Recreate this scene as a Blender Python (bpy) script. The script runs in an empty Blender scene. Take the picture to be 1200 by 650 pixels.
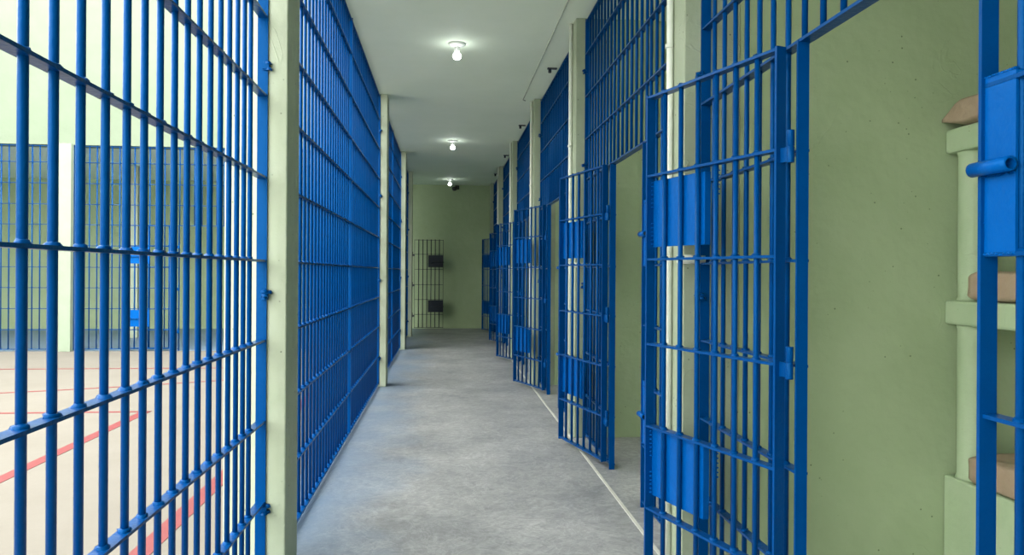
import bpy, math, random
from mathutils import Vector, Matrix, noise
random.seed(7)
scene = bpy.context.scene
COL = scene.collection
PI = math.pi

# ------------------------------------------------------------ camera, sky, exposure
YAW = math.atan(79 / 867)
EYE = 1.40
cam_data = bpy.data.cameras.new('camera')
cam_data.sensor_fit = 'HORIZONTAL'
cam_data.sensor_width = 36.0
cam_data.lens = 36.0 * 867 / 1200
cam_data.shift_y = -6 / 1200
cam_data.clip_start = 0.05
cam = bpy.data.objects.new('camera', cam_data)
COL.objects.link(cam)
cam.location = (0, 0, EYE)
cam.rotation_euler = (PI / 2, -0.0058, -YAW)
scene.camera = cam

world = bpy.data.worlds.new('sky')
scene.world = world
world.use_nodes = True
bg = world.node_tree.nodes['Background']
bg.inputs[0].default_value = (0.98, 1.0, 0.96, 1)
bg.inputs[1].default_value = 5.4

scene.view_settings.view_transform = 'Standard'
scene.view_settings.look = 'None'
scene.view_settings.gamma = 1.0
scene.view_settings.use_curve_mapping = False
scene.view_settings.exposure = 0.5
BULB = 17.0

# ------------------------------------------------------------ materials
def mat(name, c, rough=0.6, c2=None, scale=6.0, bump=0.0, bscale=30.0, spec=0.5, metal=0.0, emit=0.0, mix=1.0, detail=6):
    m = bpy.data.materials.new(name); m.use_nodes = True
    nt = m.node_tree; N = nt.nodes; L = nt.links
    b = N['Principled BSDF']
    b.inputs['Base Color'].default_value = (*c, 1)
    b.inputs['Roughness'].default_value = rough
    b.inputs['Specular IOR Level'].default_value = spec
    b.inputs['Metallic'].default_value = metal
    tc = N.new('ShaderNodeTexCoord')
    if c2:
        n = N.new('ShaderNodeTexNoise'); n.inputs['Scale'].default_value = scale
        n.inputs['Detail'].default_value = detail; n.inputs['Roughness'].default_value = 0.65
        L.new(tc.outputs['Object'], n.inputs['Vector'])
        r = N.new('ShaderNodeMapRange'); r.inputs[1].default_value = 0.3; r.inputs[2].default_value = 0.7
        r.inputs[4].default_value = mix
        L.new(n.outputs['Fac'], r.inputs[0])
        mx = N.new('ShaderNodeMix'); mx.data_type = 'RGBA'; mx.name = 'tone'
        mx.inputs['A'].default_value = (*c, 1); mx.inputs['B'].default_value = (*c2, 1)
        L.new(r.outputs[0], mx.inputs['Factor'])
        L.new(mx.outputs['Result'], b.inputs['Base Color'])
    if bump:
        n2 = N.new('ShaderNodeTexNoise'); n2.inputs['Scale'].default_value = bscale
        n2.inputs['Detail'].default_value = 8
        L.new(tc.outputs['Object'], n2.inputs['Vector'])
        bp = N.new('ShaderNodeBump'); bp.inputs['Strength'].default_value = bump
        bp.inputs['Distance'].default_value = 0.02
        L.new(n2.outputs['Fac'], bp.inputs['Height'])
        L.new(bp.outputs['Normal'], b.inputs['Normal'])
    if emit:
        b.inputs['Emission Color'].default_value = (*c, 1)
        b.inputs['Emission Strength'].default_value = emit
    return m

BLUE = mat('blue_gloss_paint', (0.0000, 0.0496, 0.2044), 0.30, (0.0000, 0.0426, 0.1827), 9, 0.10, 60, 0.22)
BLUE.node_tree.nodes['Principled BSDF'].inputs['Specular Tint'].default_value = (0.15, 0.55, 1.0, 1)
GREEN = mat('green_wall_paint', (0.3306, 0.4176, 0.2436), 0.6, (0.3741, 0.4611, 0.2828), 2.2, 0.35, 9, 0.35)
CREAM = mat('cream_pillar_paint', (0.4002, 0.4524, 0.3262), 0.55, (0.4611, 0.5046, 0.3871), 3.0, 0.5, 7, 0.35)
BUNKM = mat('pale_green_bunk_paint', (0.3741, 0.4785, 0.2915), 0.55, (0.4263, 0.5220, 0.3393), 4.0, 0.3, 14, 0.35)
CEIL = mat('ceiling_paint', (0.80, 0.90, 0.74), 0.7, (0.85, 0.94, 0.79), 1.6, 0.15, 5, 0.3)
FACADE = mat('courtyard_wall_paint', (0.1740, 0.2132, 0.1522), 0.75, (0.1958, 0.2349, 0.1740), 1.5, 0.4, 5, 0.2)
COURT = mat('court_concrete', (0.1740, 0.1549, 0.1305), 0.8, (0.1958, 0.1766, 0.1522), 1.2, 0.1, 20, 0.2)
RED = mat('red_court_line_paint', (0.1740, 0.0191, 0.0209), 0.6, (0.1958, 0.0287, 0.0305), 8)
WHITE = mat('white_paint', (0.6960, 0.7221, 0.6612), 0.45, (0.6438, 0.6786, 0.6003), 12)
PORC = mat('white_lamp_plastic', (0.75, 0.78, 0.74), 0.35, (0.70, 0.73, 0.69), 20)
GLOW = mat('lit_bulb', (0.95, 1.0, 0.97), 0.5, emit=BULB)
KRAFT = mat('brown_wrapping', (0.4176, 0.3132, 0.2262), 0.5, (0.3567, 0.2610, 0.1827), 7, 0.5, 16, 0.4)
BLACK = mat('black_plastic', (0.012, 0.013, 0.015), 0.35, (0.02, 0.02, 0.022), 20)
DARKST = mat('dark_steel', (0.02, 0.03, 0.035), 0.45, (0.03, 0.04, 0.045), 20)
HOLE = mat('tube_bore', (0.004, 0.006, 0.01), 0.6, (0.006, 0.008, 0.012), 30)
SILL = mat('pale_sill_edge', (0.6090, 0.6003, 0.5394), 0.7, (0.4785, 0.4698, 0.4350), 14)
CRACK = mat('ceiling_joint', (0.36, 0.40, 0.32), 0.8, (0.5, 0.55, 0.46), 10)

PLATE_LIT = mat('blue_paint_court_lit', (0.0000, 0.0800, 0.3350), 0.3, (0.0000, 0.0696, 0.3001), 9, 0.10, 60, 0.25)  # the bars' blue, lightened to carry courtyard light on the plates
PLATE_LIT.node_tree.nodes['Principled BSDF'].inputs['Specular Tint'].default_value = (0.15, 0.55, 1.0, 1)
COURTPIL = mat('pale_court_pillar_paint', (0.26, 0.31, 0.23), 0.7, (0.29, 0.34, 0.26), 3, 0.3, 7, 0.2)
RPIL_SHADED = mat('cell_pillar_shaded_paint', (0.285, 0.335, 0.235), 0.55, (0.33, 0.375, 0.28), 3.0, 0.5, 7, 0.35)  # cream pillar paint darkened, shade of the front faces put into the colour

def add_pits(m, scale, col, lo, trowel):
    # blow holes in the render coat and shallow trowel ridges
    nt = m.node_tree; N = nt.nodes; L = nt.links
    b = N['Principled BSDF']; tone = N['tone']; tc = N.new('ShaderNodeTexCoord')
    v = N.new('ShaderNodeTexVoronoi'); v.inputs['Scale'].default_value = scale
    L.new(tc.outputs['Object'], v.inputs['Vector'])
    r = N.new('ShaderNodeMapRange'); r.inputs[1].default_value = lo; r.inputs[2].default_value = lo*0.6
    L.new(v.outputs['Distance'], r.inputs[0])
    n = N.new('ShaderNodeTexNoise'); n.inputs['Scale'].default_value = scale*0.35
    L.new(tc.outputs['Object'], n.inputs['Vector'])
    g = N.new('ShaderNodeMapRange'); g.inputs[1].default_value = 0.55; g.inputs[2].default_value = 0.62
    L.new(n.outputs['Fac'], g.inputs[0])
    mu = N.new('ShaderNodeMath'); mu.operation = 'MULTIPLY'
    L.new(r.outputs[0], mu.inputs[0]); L.new(g.outputs[0], mu.inputs[1])
    mx = N.new('ShaderNodeMix'); mx.data_type = 'RGBA'; mx.inputs['B'].default_value = (*col, 1)
    L.new(mu.outputs[0], mx.inputs['Factor']); L.new(tone.outputs['Result'], mx.inputs['A'])
    L.new(mx.outputs['Result'], b.inputs['Base Color'])
    t = N.new('ShaderNodeTexNoise'); t.inputs['Scale'].default_value = 2.5; t.inputs['Detail'].default_value = 3
    t.inputs['Distortion'].default_value = 1.5
    L.new(tc.outputs['Object'], t.inputs['Vector'])
    a = N.new('ShaderNodeMath'); a.operation = 'SUBTRACT'; a.inputs[1].default_value = 0.5; L.new(t.outputs['Fac'], a.inputs[0])
    ab = N.new('ShaderNodeMath'); ab.operation = 'ABSOLUTE'; L.new(a.outputs[0], ab.inputs[0])
    rr = N.new('ShaderNodeMapRange'); rr.inputs[1].default_value = 0.0; rr.inputs[2].default_value = 0.012
    rr.inputs[3].default_value = 1; rr.inputs[4].default_value = 0; L.new(ab.outputs[0], rr.inputs[0])
    bp = N.new('ShaderNodeBump'); bp.inputs['Strength'].default_value = trowel; bp.inputs['Distance'].default_value = 0.006
    k = N.new('ShaderNodeTexNoise'); k.inputs['Scale'].default_value = 1.3; L.new(tc.outputs['Object'], k.inputs['Vector'])
    kk = N.new('ShaderNodeMapRange'); kk.inputs[1].default_value = 0.54; kk.inputs[2].default_value = 0.66; L.new(k.outputs['Fac'], kk.inputs[0])
    mm = N.new('ShaderNodeMath'); mm.operation = 'MULTIPLY'; L.new(rr.outputs[0], mm.inputs[0]); L.new(kk.outputs[0], mm.inputs[1])
    L.new(mm.outputs[0], bp.inputs['Height'])
    old = b.inputs['Normal'].links[0].from_node
    L.new(bp.outputs['Normal'], old.inputs['Normal'])
add_pits(GREEN, 26, (0.14, 0.18, 0.10), 0.13, 0.28)
add_pits(CREAM, 30, (0.12, 0.14, 0.10), 0.15, 0.45)
add_pits(RPIL_SHADED, 30, (0.08, 0.09, 0.07), 0.15, 0.45)
add_pits(BUNKM, 34, (0.16, 0.20, 0.12), 0.10, 0.3)

def floor_material():
    m = mat('corridor_concrete', (0.20, 0.205, 0.213), 0.45, (0.39, 0.387, 0.387), 1.4, 0.15, 18, 0.45, detail=12)
    nt = m.node_tree; N = nt.nodes; L = nt.links
    b = N['Principled BSDF']; tone = N['tone']
    tc = N.new('ShaderNodeTexCoord')
    # fine scuffs
    n = N.new('ShaderNodeTexNoise'); n.inputs['Scale'].default_value = 9; n.inputs['Detail'].default_value = 12
    n.inputs['Roughness'].default_value = 0.8; n.inputs['Distortion'].default_value = 2.2
    L.new(tc.outputs['Object'], n.inputs['Vector'])
    r = N.new('ShaderNodeMapRange'); r.inputs[1].default_value = 0.35; r.inputs[2].default_value = 0.7
    r.inputs[3].default_value = 0.68; r.inputs[4].default_value = 1.28
    L.new(n.outputs['Fac'], r.inputs[0])
    w = N.new('ShaderNodeTexNoise'); w.inputs['Scale'].default_value = 3.2; w.inputs['Detail'].default_value = 9
    w.inputs['Roughness'].default_value = 0.7; w.inputs['Distortion'].default_value = 3.0
    L.new(tc.outputs['Object'], w.inputs['Vector'])
    w1 = N.new('ShaderNodeMath'); w1.operation = 'SUBTRACT'; w1.inputs[1].default_value = 0.5; L.new(w.outputs['Fac'], w1.inputs[0])
    w2 = N.new('ShaderNodeMath'); w2.operation = 'ABSOLUTE'; L.new(w1.outputs[0], w2.inputs[0])
    w3 = N.new('ShaderNodeMapRange'); w3.inputs[1].default_value = 0.0; w3.inputs[2].default_value = 0.03
    w3.inputs[3].default_value = 0.28; w3.inputs[4].default_value = 0.0; L.new(w2.outputs[0], w3.inputs[0])
    w4 = N.new('ShaderNodeMath'); w4.operation = 'ADD'; L.new(w3.outputs[0], w4.inputs[0]); L.new(r.outputs[0], w4.inputs[1])
    mul = N.new('ShaderNodeMix'); mul.data_type = 'RGBA'; mul.blend_type = 'MULTIPLY'
    mul.inputs['Factor'].default_value = 1
    L.new(tone.outputs['Result'], mul.inputs['A']); L.new(w4.outputs[0], mul.inputs['B'])
    # bluer towards the left edge, with a noisy border
    sx = N.new('ShaderNodeSeparateXYZ'); L.new(tc.outputs['Object'], sx.inputs[0])
    n3 = N.new('ShaderNodeTexNoise'); n3.inputs['Scale'].default_value = 1.6; n3.inputs['Detail'].default_value = 5
    L.new(tc.outputs['Object'], n3.inputs['Vector'])
    ad = N.new('ShaderNodeMath'); ad.operation = 'MULTIPLY_ADD'; ad.inputs[1].default_value = 0.9
    L.new(n3.outputs['Fac'], ad.inputs[0]); L.new(sx.outputs['X'], ad.inputs[2])
    r2 = N.new('ShaderNodeMapRange'); r2.inputs[1].default_value = -0.45; r2.inputs[2].default_value = 0.25
    r2.inputs[3].default_value = 0.9; r2.inputs[4].default_value = 0.0
    L.new(ad.outputs[0], r2.inputs[0])
    mb = N.new('ShaderNodeMix'); mb.data_type = 'RGBA'
    mb.inputs['B'].default_value = (0.135, 0.21, 0.32, 1)
    L.new(r2.outputs[0], mb.inputs['Factor']); L.new(mul.outputs['Result'], mb.inputs['A'])
    L.new(mb.outputs['Result'], b.inputs['Base Color'])
    return m
FLOOR = floor_material()

# ------------------------------------------------------------ mesh helpers
class MB:
    def __init__(s): s.v = []; s.f = []; s.sm = []
    def add(s, vs, fs, smooth=False):
        o = len(s.v); s.v += [tuple(v) for v in vs]
        s.f += [tuple(i + o for i in f) for f in fs]; s.sm += [smooth] * len(fs)
    def box(s, a, b):
        x0, y0, z0 = a; x1, y1, z1 = b
        s.add([(x0,y0,z0),(x1,y0,z0),(x1,y1,z0),(x0,y1,z0),(x0,y0,z1),(x1,y0,z1),(x1,y1,z1),(x0,y1,z1)],
              [(0,3,2,1),(4,5,6,7),(0,1,5,4),(1,2,6,5),(2,3,7,6),(3,0,4,7)])
        return s
    def lathe(s, prof, c=(0,0,0), axis='Z', n=16, cap=True):
        # prof: list of (r, h) along the axis
        vs = []
        for r, h in prof:
            for k in range(n):
                a = 2*PI*k/n; x, y = r*math.cos(a), r*math.sin(a)
                p = (x, y, h) if axis == 'Z' else ((h, x, y) if axis == 'X' else (y, h, x))
                vs.append((p[0]+c[0], p[1]+c[1], p[2]+c[2]))
        fs = []
        for i in range(len(prof)-1):
            for k in range(n):
                fs.append((i*n+k, i*n+(k+1)%n, (i+1)*n+(k+1)%n, (i+1)*n+k))
        s.add(vs, fs, True)
        if cap:
            o = len(s.v) - len(vs)
            s.f.append(tuple(o+k for k in reversed(range(n)))); s.sm.append(False)
            s.f.append(tuple(o+(len(prof)-1)*n+k for k in range(n))); s.sm.append(False)
        return s
    def tube(s, pts, r, n=8):
        pts = [Vector(p) for p in pts]; vs = []
        for i, p in enumerate(pts):
            d = (pts[min(i+1, len(pts)-1)] - pts[max(i-1, 0)]).normalized()
            up = Vector((0,0,1)) if abs(d.z) < 0.9 else Vector((1,0,0))
            a = d.cross(up).normalized(); b = a.cross(d)
            for k in range(n):
                t = 2*PI*k/n; vs.append(p + a*math.cos(t)*r + b*math.sin(t)*r)
        fs = [(i*n+k, i*n+(k+1)%n, (i+1)*n+(k+1)%n, (i+1)*n+k) for i in range(len(pts)-1) for k in range(n)]
        fs += [tuple(reversed(range(n))), tuple((len(pts)-1)*n+k for k in range(n))]
        s.add(vs, fs, True); return s
    def bead(s, x, y, z, r=0.0175, h=0.009, n=7):
        # a lumpy ring of weld metal around a bar
        vs = []
        for rr, hh in ((r, 0), (r*0.85, h*0.7), (r*0.55, h)):
            for k in range(n):
                a = 2*PI*k/n; q = rr*(0.8+0.45*random.random())
                vs.append((x+q*math.cos(a), y+q*math.sin(a), z+hh*(0.8+0.4*random.random())))
        fs = [(i*n+k, i*n+(k+1)%n, (i+1)*n+(k+1)%n, (i+1)*n+k) for i in range(2) for k in range(n)]
        fs.append(tuple(2*n+k for k in range(n)))
        s.add(vs, fs, True); return s
    def mesh(s, name, material):
        me = bpy.data.meshes.new(name); me.from_pydata(s.v, [], s.f); me.update()
        for p, q in zip(me.polygons, s.sm): p.use_smooth = q
        me.materials.append(material); return me
    def build(s, name, material, parent=None, loc=(0,0,0), bevel=0):
        return link(name, s.mesh(name, material), parent, loc, bevel)

def link(name, me, parent=None, loc=(0,0,0), bevel=0):
    o = bpy.data.objects.new(name, me); COL.objects.link(o); o.location = loc
    if parent: o.parent = parent
    if bevel:
        md = o.modifiers.new('bevel', 'BEVEL'); md.width = bevel; md.segments = 2; md.limit_method = 'ANGLE'
    return o

def thing(name, label, cat, loc=(0,0,0), rotz=0.0, group=None):
    o = bpy.data.objects.new(name, None); COL.objects.link(o)
    o.empty_display_size = 0.1; o.location = loc; o.rotation_euler = (0,0,rotz)
    o['label'] = label; o['category'] = cat
    if group: o['group'] = group
    return o
def tag(o, label, cat, group=None):
    o['label'] = label; o['category'] = cat
    if group: o['group'] = group
    return o
def struct(o): o['kind'] = 'structure'; return o
def slab(name, a, b, m, bevel=0): return struct(MB().box(a, b).build(name, m, bevel=bevel))

# ------------------------------------------------------------ the setting
CZ = 3.56                       # ceiling height
XL, XR = -0.81, 1.20            # planes of the courtyard grilles and of the cell fronts
YB = 13.42                      # far end of the courtyard
YE = 18.45                      # end wall
PR = [3.34, 6.20, 9.14, 12.10, 15.02, 17.95]   # near faces of the pillars between the cells
PL = [3.385, 9.11, 13.42, 16.10]               # near faces of the courtyard pillars

slab('floor', (-0.98, -4.0, -0.2), (3.3, YE+0.2, 0), FLOOR)
slab('floor_side_corridor', (-14.2, YB-0.05, -0.2), (-0.98, YE+0.2, 0.0), FLOOR)
court = slab('courtyard_floor', (-14.2, -6.0, -0.2), (-0.98, YB-0.05, 0.0), COURT)
def flat(name, pts, w, m, parent=None, z=0.003):
    mb = MB(); P = [Vector((x, y, 0)) for x, y in pts]; vs = []
    for i, p in enumerate(P):
        d = (P[min(i+1, len(P)-1)] - P[max(i-1, 0)]).normalized(); n = Vector((-d.y, d.x, 0)) * w/2
        vs += [(*(p+n).xy, 0.0), (*(p-n).xy, 0.0), (*(p+n).xy, z), (*(p-n).xy, z)]
    fs = []
    for i in range(len(P)-1):
        o = 4*i; fs += [(o+2, o+3, o+7, o+6), (o, o+2, o+6, o+4), (o+3, o+1, o+5, o+7)]
    mb.add(vs, fs); return mb.build(name, m, parent)
flat('court_line', [(-2.94, -5), (-2.94, 7.62)], 0.10, RED, court)
flat('court_line', [(-1.49, -5), (-1.49, 11.0)], 0.11, RED, court)
flat('court_line', [(-14, 7.62), (-2.89, 7.62)], 0.055, RED, court)
flat('court_line', [(-14, 10.98), (-1.435, 10.98)], 0.055, RED, court)
flat('court_line', [(-8+i*0.3, 8.42+0.00+0.052*max(0, (i*0.3+0.0))**2*0.95) for i in range(19)], 0.05, RED, court)

ceiling = slab('ceiling', (-0.98, -2.8, CZ), (3.3, YE+0.2, CZ+0.25), CEIL)
slab('ceiling_side_corridor', (-14.2, YB+0.27, CZ), (-0.98, YE+0.2, CZ+0.25), CEIL)
slab('wall_end', (-14.2, YE, 0), (3.3, YE+0.2, CZ), GREEN)
slab('wall_right', (3.15, 0.44, 0), (3.3, YE, CZ), GREEN)
slab('wall_left', (-14.2, -6.0, 0), (-14.0, YE, 5.5), CREAM)
slab('wall_back_light_block', (-0.98, -2.8, 0), (1.30, -2.6, CZ), GREEN)  # unseen wall, added to cut the light coming from behind the camera
slab('wall_courtyard_upper', (-14.0, YB-0.05, CZ-0.01), (-0.98, YB+0.27, 7.2), FACADE)
slab('wall_corridor_upper', (-0.98, -1.2, CZ+0.25), (-0.70, YB-0.05, 4.6), FACADE)

# pillars on the courtyard side
def pillar(x0, x1, y0, y1, m=CREAM):
    o = slab('pillar', (x0, y0, 0), (x1, y1, CZ), m, bevel=0.006); return o
for y in PL: pillar(-0.975, -0.703, y, y+0.27)
pillar(-6.68, -6.37, YB-0.14, YB+0.13, COURTPIL)
pillar(-12.40, -12.09, YB-0.14, YB+0.13, COURTPIL)
pillar(-6.49, -6.33, 15.95, 16.15)
# pillars and cross walls between the cells
cellw = []
for i, y in enumerate([0.44] + PR):
    p = pillar(1.10, 1.37, y, y+0.20, RPIL_SHADED)
    # stub of painted pipe that the open door latches to
    MB().lathe([(0.021, -0.05), (0.021, 0.075)], (1.125, y-0.002, 1.465), 'X', 14).build('pipe_stub', WHITE, p)
    slab('wall_cell', (1.37, y, 0), (3.15, y+0.20, CZ), GREEN)
slab('wall_cell', (1.10, -2.6, 0), (1.30, 0.44, CZ), GREEN)
slab('trim_1', (1.065, 0.64, 0), (1.085, YE, 0.004), SILL)
MB().tube([(0.965, 3.2, CZ-0.003), (0.962, 8.0, CZ-0.003), (0.965, 9.2, CZ-0.003), (1.0, 9.25, CZ-0.003)], 0.006, 6).build('ceiling_joint', CRACK, ceiling)


# ------------------------------------------------------------ grilles
RZ = [0.035, 0.37, 0.73, 1.09, 1.445, 1.815, 2.18, 2.53, 2.89, 3.25, 3.53]   # heights of the cross rails
R = 0.0102
BAR = {}
def bar_mesh(z0, z1):
    k = (round(z0, 3), round(z1, 3))
    if k not in BAR: BAR[k] = MB().lathe([(R, z0), (R, z1)], n=12).mesh('bar', BLUE)
    return BAR[k]
def add_bar(parent, u, z0, z1): return link('bar', bar_mesh(z0, z1), parent, (u, 0, 0))
def add_stile(parent, u, z0, z1, w=0.045, t=0.010):
    return MB().box((u-t/2, -w/2, z0), (u+t/2, w/2, z1)).build('stile', BLUE, parent)
def add_rail(parent, z, u0, u1, us, w=0.038, t=0.009):
    mb = MB().box((u0, -w/2, z-t/2), (u1, w/2, z+t/2))
    for u in us: mb.bead(u, 0, z+t/2)
    return mb.build('rail', BLUE, parent)
def add_lugs(parent, us, zs, out):
    for u in us:
        for z in zs:
            mb = MB().box((u-0.009, min(0, 0.03*out), z-0.014), (u+0.009, max(0, 0.03*out), z+0.014))
            for k in range(5):
                mb.bead(u+random.uniform(-.01,.01), 0.024*out+random.uniform(-.01,.014), z+random.uniform(-.025,.015), 0.016, 0.014)
            mb.build('anchor_lug', BLUE, parent)

def spread(a, b, pitch):
    n = max(1, round((b-a)/pitch)); return [a+(b-a)*k/n for k in range(1, n)]

LUGZ = [0.34, 1.29, 2.31, 3.10]
def court_grille(y0, y1, stiles, label, us=None):
    t = thing('barred_grille', label, 'grille', (XL, y0, 0), PI/2, 'blue grilles between corridor and courtyard')
    L = y1 - y0
    ss = [s - y0 for s in stiles]
    bars = []
    if us: bars = [u - y0 for u in us]
    else:
        for a, b in zip(ss[:-1], ss[1:]): bars += spread(a, b, 0.118)
    for s in ss: add_stile(t, min(max(s, 0.006), L-0.006), 0.03, 3.55)
    for u in bars: add_bar(t, u, 0.03, 3.53)
    for z in RZ: add_rail(t, z, 0, L, bars)
    add_lugs(t, [0.012, L-0.012], LUGZ, -1)
    return t
court_grille(0.55, 3.385, [0.55, 3.38], 'blue barred grille nearest the camera, ahead of the first cream pillar, courtyard behind it',
    [1.503-0.1135*k for k in range(8, 0, -1)] + [1.503, 1.615, 1.73, 1.851, 1.97, 2.080, 2.19, 2.303, 2.414, 2.527, 2.643, 2.757, 2.868, 2.975, 3.075, 3.170])
court_grille(3.655, 9.11, [3.66, 6.38, 9.105], 'long blue barred grille between the first and second cream pillars on the left')
court_grille(9.38, 13.42, [9.385, 11.4, 13.415], 'narrow-looking blue barred grille between the second and third cream pillars on the left')
court_grille(13.69, 16.10, [13.695, 16.095], 'short dark blue barred grille behind the third cream pillar on the left')

# ---- cell fronts: two fixed panels, a doorway between them, bars above the lintel
LINTEL = 2.185
def cell_front(i, ya, yb, yl, yh, label):
    t = thing('cell_front_grille', label, 'grille', (XR, ya, 0), PI/2, 'blue barred cell fronts')
    L = yb-ya; l = yl-ya; h = yh-ya
    near = [l-0.09-0.115*k for k in range(int((l-0.09)/0.115)+1) if l-0.09-0.115*k > 0.03]
    over = [l] + spread(l, h, 0.115) + [h]
    far = spread(h, L, 0.115)
    add_stile(t, 0.006, 0.02, 3.55); add_stile(t, L-0.006, 0.02, 3.55)
    for u in (l, h):
        MB().box((u-0.005, -0.014, 0.0), (u+0.005, 0.026, LINTEL)).build('door_jamb', BLUE, t)
    for u in near+far: add_bar(t, u, 0.03, 3.53)
    for u in over: add_bar(t, u, LINTEL, 3.53)
    for z in RZ:
        if z < 2.1:
            add_rail(t, z, 0, l, near); add_rail(t, z, h, L, far)
        elif z < 2.3:
            MB().box((0, -0.023, z-0.003), (L, 0.023, z+0.007)).build('lintel', BLUE, t)
        else: add_rail(t, z, 0, L, near+over+far)
    # strike plates with a length of tube for the bolt (local +y points to the corridor)
    for z0, z1, zt in ((1.444, 1.835, 1.450 if i == 2 else 1.632), (0.39, 0.76, 0.56)):
        mb = MB().box((l-0.094, 0.012, z0), (l+0.004, 0.018, z1))
        for k in range(26):
            z = z0+0.01+(z1-z0-0.02)*k/25
            if random.random() < 0.85: mb.bead(l+0.002+random.uniform(-.003,.003), 0.017, z, 0.006, 0.004)
        for k in range(8): mb.bead(l-0.09+0.012*k, 0.016, z0+random.uniform(-.003,.002), 0.006, 0.004)
        for k in range(8): mb.bead(l-0.09+0.012*k, 0.016, z1-0.004, 0.006, 0.004)
        p = mb.build('strike_plate', PLATE_LIT, t)
        tb = MB().lathe([(0.0115, -0.10), (0.0162, -0.10), (0.0162, 0.012), (0.0115, 0.012), (0.0115, -0.10)], (l, 0.034, zt), 'X', 20, cap=False)
        for k in range(14):
            tb.bead(l-0.09+0.0065*k, 0.02, zt-0.018+random.uniform(-.003,.003), 0.006, 0.004)
        q = tb.build('bolt_tube', PLATE_LIT, p)
    add_lugs(t, [0.014, L-0.014], LUGZ, 1)
    return t

CELLS = [  # wall to wall, lock jamb, hinge jamb, pixel column of the open door's free edge is matched by the angle
    (0.64, PR[0], 1.532, 2.385, 18.0),
    (PR[0]+0.2, PR[1], 4.335, 5.19, 14.0),
    (PR[1]+0.2, PR[2], 7.57, 8.42, 19.5),
    (PR[2]+0.2, PR[3], 10.33, 11.18, 21.0),
    (PR[3]+0.2, PR[4], 13.20, 14.05, 17.0),
    (PR[4]+0.2, PR[5], 15.90, 16.75, 18.0)]
FRONT_LABEL = [
    'nearest blue cell front with an open doorway showing the bunks',
    'second blue cell front from the camera, above and behind the nearest open door',
    'third blue cell front, between the second and third cream pillars on the right',
    'fourth blue cell front, between the third and fourth cream pillars on the right',
    'fifth blue cell front, between the fourth and fifth cream pillars on the right',
    'farthest blue cell front, at the end wall on the right']
DOOR_LABEL = [
    'nearest open blue barred cell door, largest in the view',
    'second open blue barred cell door from the camera, its hinges beside the second doorway',
    'third open blue barred cell door from the camera',
    'fourth open blue barred cell door, in front of the fourth right-hand pillar',
    'fifth open blue barred cell door, narrow sliver ahead of the last one',
    'farthest open dark barred cell door, against the end wall on the right']

LEAF = 0.84
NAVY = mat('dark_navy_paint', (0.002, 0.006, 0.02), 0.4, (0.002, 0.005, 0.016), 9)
def cell_door(label, loc, rotz, group='open cell doors along the right side', flip=1, leaf=LEAF, m=None):
    # local +x runs from hinge to lock edge, local +y (times flip) is the face with the plates
    t = thing('cell_door', label, 'door', loc, rotz, group)
    DZ = [0.055, 0.37, 0.73, 1.09, 1.46, 1.825, 2.17]
    a, b = 0.050, leaf
    bars = [a+(b-a)*k/7 for k in range(1, 7)]
    for u in (a, b-0.005):
        MB().box((u-0.005, -0.021, 0.04), (u+0.005, 0.021, 2.18)).build('stile', BLUE, t)
    for u in bars: add_bar(t, u, 0.05, 2.17)
    for z in DZ: add_rail(t, z, a, b, bars, 0.038, 0.010)
    for z0, z1 in ((0.425, 0.715), (1.515, 1.805)):
        mb = MB()
        y0, y1 = sorted((flip*0.012, flip*0.017))
        mb.box((b-0.365, y0, z0), (b-0.01, y1, z1))
        y0, y1 = sorted((flip*0.012, flip*0.040))
        mb.box((b-0.369, y0, z0), (b-0.365, y1, z1))           # folded lip
        for k in range(16):
            if k in (6, 7, 8): continue
            mb.bead(b-0.012, flip*0.006, z0+0.01+(z1-z0-0.02)*k/15, 0.007, 0.005)
            mb.bead(bars[2]-0.006, flip*0.008, z0+0.01+(z1-z0-0.02)*k/15, 0.006, 0.005) if k > 9 else None
        mb.build('lock_plate', PLATE_LIT, t)
    for z in (1.10, 1.83, 0.36):
        mb = MB()
        mb.lathe([(0.012, -0.055), (0.0125, -0.053), (0.0125, -0.003), (0.0105, -0.001), (0.0105, 0.001), (0.0125, 0.003), (0.0125, 0.053), (0.012, 0.055)], (0, 0, z), n=14)
        mb.box((0, -0.004, z-0.05), (a, 0.004, z))
        mb.build('hinge', BLUE, t)
    for zb in (1.632, 0.56):
        mb = MB().lathe([(0.009, b-0.30), (0.009, b+0.012)], (0, flip*0.028, zb), 'X', 12)
        y0, y1 = sorted((flip*0.028, flip*0.075))
        mb.lathe([(0.007, y0), (0.007, y1)], (b-0.17, 0, zb), 'Y', 10)
        y0, y1 = sorted((flip*0.015, flip*0.042))
        mb.box((b-0.27, y0, zb-0.016), (b-0.245, y1, zb+0.016)); mb.box((b-0.06, y0, zb-0.016), (b-0.035, y1, zb+0.016))
        mb.build('slide_bolt', BLUE, t)
    return t

for i, (ya, yb, yl, yh, ang) in enumerate(CELLS):
    cell_front(i, ya, yb, yl, yh, FRONT_LABEL[i])
    # hinge on the corridor face of the jamb; the leaf is swung right back along the fixed panel
    cell_door(DOOR_LABEL[i], (XR-0.040, yh+0.014, 0), PI/2+math.radians(ang), flip=-1)
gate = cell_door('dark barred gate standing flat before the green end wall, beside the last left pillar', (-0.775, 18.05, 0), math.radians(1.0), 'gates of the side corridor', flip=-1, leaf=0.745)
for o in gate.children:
    o.data = o.data.copy(); o.data.materials[0] = NAVY

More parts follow.
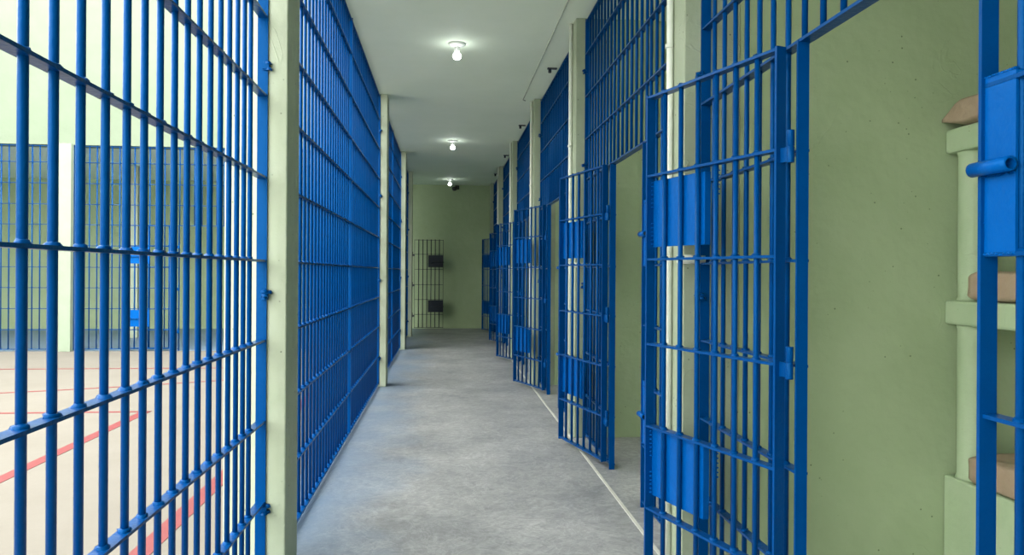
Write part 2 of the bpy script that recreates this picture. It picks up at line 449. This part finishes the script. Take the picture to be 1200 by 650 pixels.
# ---- grille across the far end of the courtyard
def end_grille(x0, x1, label, op=None):
    t = thing('barred_grille', label, 'grille', (x0, YB-0.02, 0), 0, 'blue grilles across the far end of the courtyard')
    L = x1-x0
    bars = spread(0, L, 0.125)
    add_stile(t, 0.006, 0.02, 3.55); add_stile(t, L-0.006, 0.02, 3.55)
    a = b = None
    if op: a, b = op[0]-x0, op[1]-x0
    for u in bars:
        if op and a-0.03 < u < b+0.03: add_bar(t, u, LINTEL, 3.53)
        else: add_bar(t, u, 0.03, 3.53)
    for z in RZ:
        if op and z < 2.1:
            add_rail(t, z, 0, a, [u for u in bars if u < a]); add_rail(t, z, b, L, [u for u in bars if u > b])
        else: add_rail(t, z, 0, L, bars)
    if op:
        for u in (a, b): MB().box((u-0.005, -0.0235, 0.0), (u+0.005, 0.0235, LINTEL)).build('door_jamb', BLUE, t)
    add_lugs(t, [0.014, L-0.014], LUGZ, 1)
    return t
end_grille(-6.37, -0.975, 'blue grille across the courtyard end, right of its pale pillar', (-4.62, -3.78))
end_grille(-12.09, -6.68, 'blue grille across the courtyard end, left of its pale pillar')
cell_door('blue gate folded open flat on the courtyard-end grille, two plates showing', (-4.60, YB-0.085, 0), PI, 'gates of the courtyard', flip=1, leaf=0.85)

# ------------------------------------------------------------ bunks in the nearest cell
BX, BY0, BY1 = 2.38, 1.36, PR[0]-0.004
bunk = thing('concrete_bunk', 'pale green three-tier concrete bunk built along the back of the nearest cell', 'bunk bed', (BX, BY0, 0))
W, LB = 3.145-BX, BY1-BY0
MB().box((0, 0, 0), (W, LB, 0.45)).build('base', BUNKM, bunk, bevel=0.012)
for z in (1.165, 1.975): MB().box((0, 0, z), (W, LB, z+0.115)).build('slab', BUNKM, bunk, bevel=0.014)
for z0, z1 in ((0.45, 1.165), (1.28, 1.975)):
    for yy in (0.09, LB-0.09):
        MB().lathe([(0.068, z0), (0.060, z0+0.02), (0.060, z1-0.02), (0.066, z1)], (0.075, yy, 0), n=24).build('column', BUNKM, bunk)

def bundle(label, z, far, h, style, depth=0.62, near=1.54, xoff=0.0):
    n, q = 70, 36; vs = []
    L = far-near
    for i in range(n+1):
        s = i/n; y = L*s
        d = min(y, L-y)
        for k in range(q):
            a = 2*PI*k/q; c, sn = math.cos(a), math.sin(a)
            e = 0.28
            px = math.copysign(abs(c)**e, c)*0.5; pz = math.copysign(abs(sn)**e, sn)*0.5
            if style == 'point':
                kz = 0.08+0.92*min(1, d/0.12); kx = 0.97+0.03*min(1, d/0.1)
            else:
                r = 0.05; t = min(1, d/r); kz = 0.62+0.38*math.sqrt(max(0, 1-(1-t)**2)); kx = 0.90+0.10*math.sqrt(max(0, 1-(1-t)**2))
            X = depth*(0.5+px*kx); Z = h*(0.30*(1-kz)+0.5*kz+pz*kz) if style == 'point' else h*(0.5+pz*kz)
            w = noise.noise(Vector((X*7, y*5+z*9, Z*12)))*0.010 + noise.noise(Vector((X*22, y*16+z*5, Z*30)))*0.005
            top = max(0, pz)*noise.noise(Vector((X*4+3, y*3+z*4, 0)))*0.03
            if abs(pz) < 0.45 or pz > 0: Z += top
            X += w; 
            if pz > -0.3: Z += w
            crease = math.exp(-((pz+0.02)/0.05)**2)*0.006
            X += crease if px < 0 else 0
            Z = max(Z, 0.001)
            vs.append((X, y, Z))
    fs = [(i*q+k, i*q+(k+1)%q, (i+1)*q+(k+1)%q, (i+1)*q+k) for i in range(n) for k in range(q)]
    fs = [tuple(reversed(f)) for f in fs]
    fs += [tuple(range(q)), tuple(n*q+k for k in reversed(range(q)))]
    mb = MB(); mb.add(vs, fs, True)
    o = mb.build('wrapped_bundle', KRAFT, loc=(BX+0.012+xoff, near, z))
    return tag(o, label, 'bundle', 'brown bundles on the bunks')
bundle('brown wrapped bundle on the top bunk, its far end folded to a point', 2.09, 3.328, 0.125, 'point', xoff=-0.05)
bundle('brown wrapped bundle with rounded end on the middle bunk', 1.28, 3.185, 0.135, 'round', xoff=-0.028)
bundle('brown wrapped bundle with creased top on the lowest bunk', 0.45, 3.180, 0.145, 'round', xoff=-0.028)

# ------------------------------------------------------------ lamps, camera, small fittings
LAMP_LABEL = ['largest and nearest lit bulb lamp on the corridor ceiling', 'middle lit bulb lamp on the corridor ceiling',
              'smallest lit bulb lamp on the ceiling, nearest the end wall']
for (x, y), lab in zip([(0.105, 7.02), (0.12, 12.2), (0.11, 17.3)], LAMP_LABEL):
    t = thing('ceiling_lamp', lab, 'lamp', (x, y, CZ), 0, 'bulb lamps on the corridor ceiling')
    MB().lathe([(0.082, 0), (0.082, -0.008), (0.070, -0.020), (0.040, -0.030), (0.034, -0.034)], n=28).build('base', PORC, t)
    MB().lathe([(0.030, -0.030), (0.027, -0.045), (0.024, -0.075), (0.022, -0.080)], n=20).build('socket', PORC, t)
    MB().lathe([(0.016, -0.078), (0.024, -0.088), (0.036, -0.102), (0.040, -0.115), (0.039, -0.128), (0.030, -0.142), (0.017, -0.149), (0.003, -0.151)], n=24).build('bulb', GLOW, t)

t = thing('security_camera', 'small black dome camera high on the green end wall beside the farthest lamp', 'camera', (0.30, YE, 3.50))
MB().box((-0.05, -0.03, -0.05), (0.05, 0, 0.05)).build('wall_plate', BLACK, t, bevel=0.006)
MB().tube([(0, -0.02, 0), (-0.03, -0.10, 0.0), (-0.06, -0.14, -0.02)], 0.022, 10).build('arm', BLACK, t)
MB().lathe([(0.03, 0.03), (0.062, 0.02), (0.065, -0.01), (0.055, -0.045), (0.03, -0.066), (0.006, -0.072)], (-0.07, -0.16, -0.03), n=20).build('dome', BLACK, t)

BR_LABEL = ['dark steel bracket under the ceiling over the third cell front, nearest of the four',
            'dark steel bracket under the ceiling over the fourth cell front',
            'dark steel bracket under the ceiling over the fifth cell front',
            'dark steel bracket under the ceiling over the farthest cell front']
for y, lab in zip([7.75, 10.8, 13.6, 16.2], BR_LABEL):
    t = thing('steel_bracket', lab, 'bracket', (XR-0.03, y, CZ), 0, 'steel brackets under the ceiling')
    MB().box((-0.10, -0.02, -0.012), (0.0, 0.02, 0.0)).build('arm', DARKST, t)
    MB().lathe([(0.017, -0.05), (0.017, -0.012)], (-0.075, 0, 0), n=12).build('hook', DARKST, t)

CON_LABEL = ['white conduit pipe down the first right-hand pillar, behind the nearest open door',
             'white conduit pipe down the second right-hand pillar', 'white conduit pipe down the third right-hand pillar',
             'white conduit pipe down the fourth right-hand pillar', 'white conduit pipe down the fifth right-hand pillar']
for y, lab in zip(PR[:5], CON_LABEL):
    t = thing('conduit_pipe', lab, 'pipe', (1.10, y+0.165, 0), 0, 'conduit pipes on the right-hand pillars')
    MB().lathe([(0.017, 0.0), (0.017, CZ)], (-0.017, 0, 0), n=14).build('pipe', WHITE, t)
    for z in (0.5, 1.5, 2.5):
        MB().lathe([(0.020, z-0.01), (0.020, z+0.01)], (-0.0205, 0, 0), n=14).build('strap', WHITE, t)
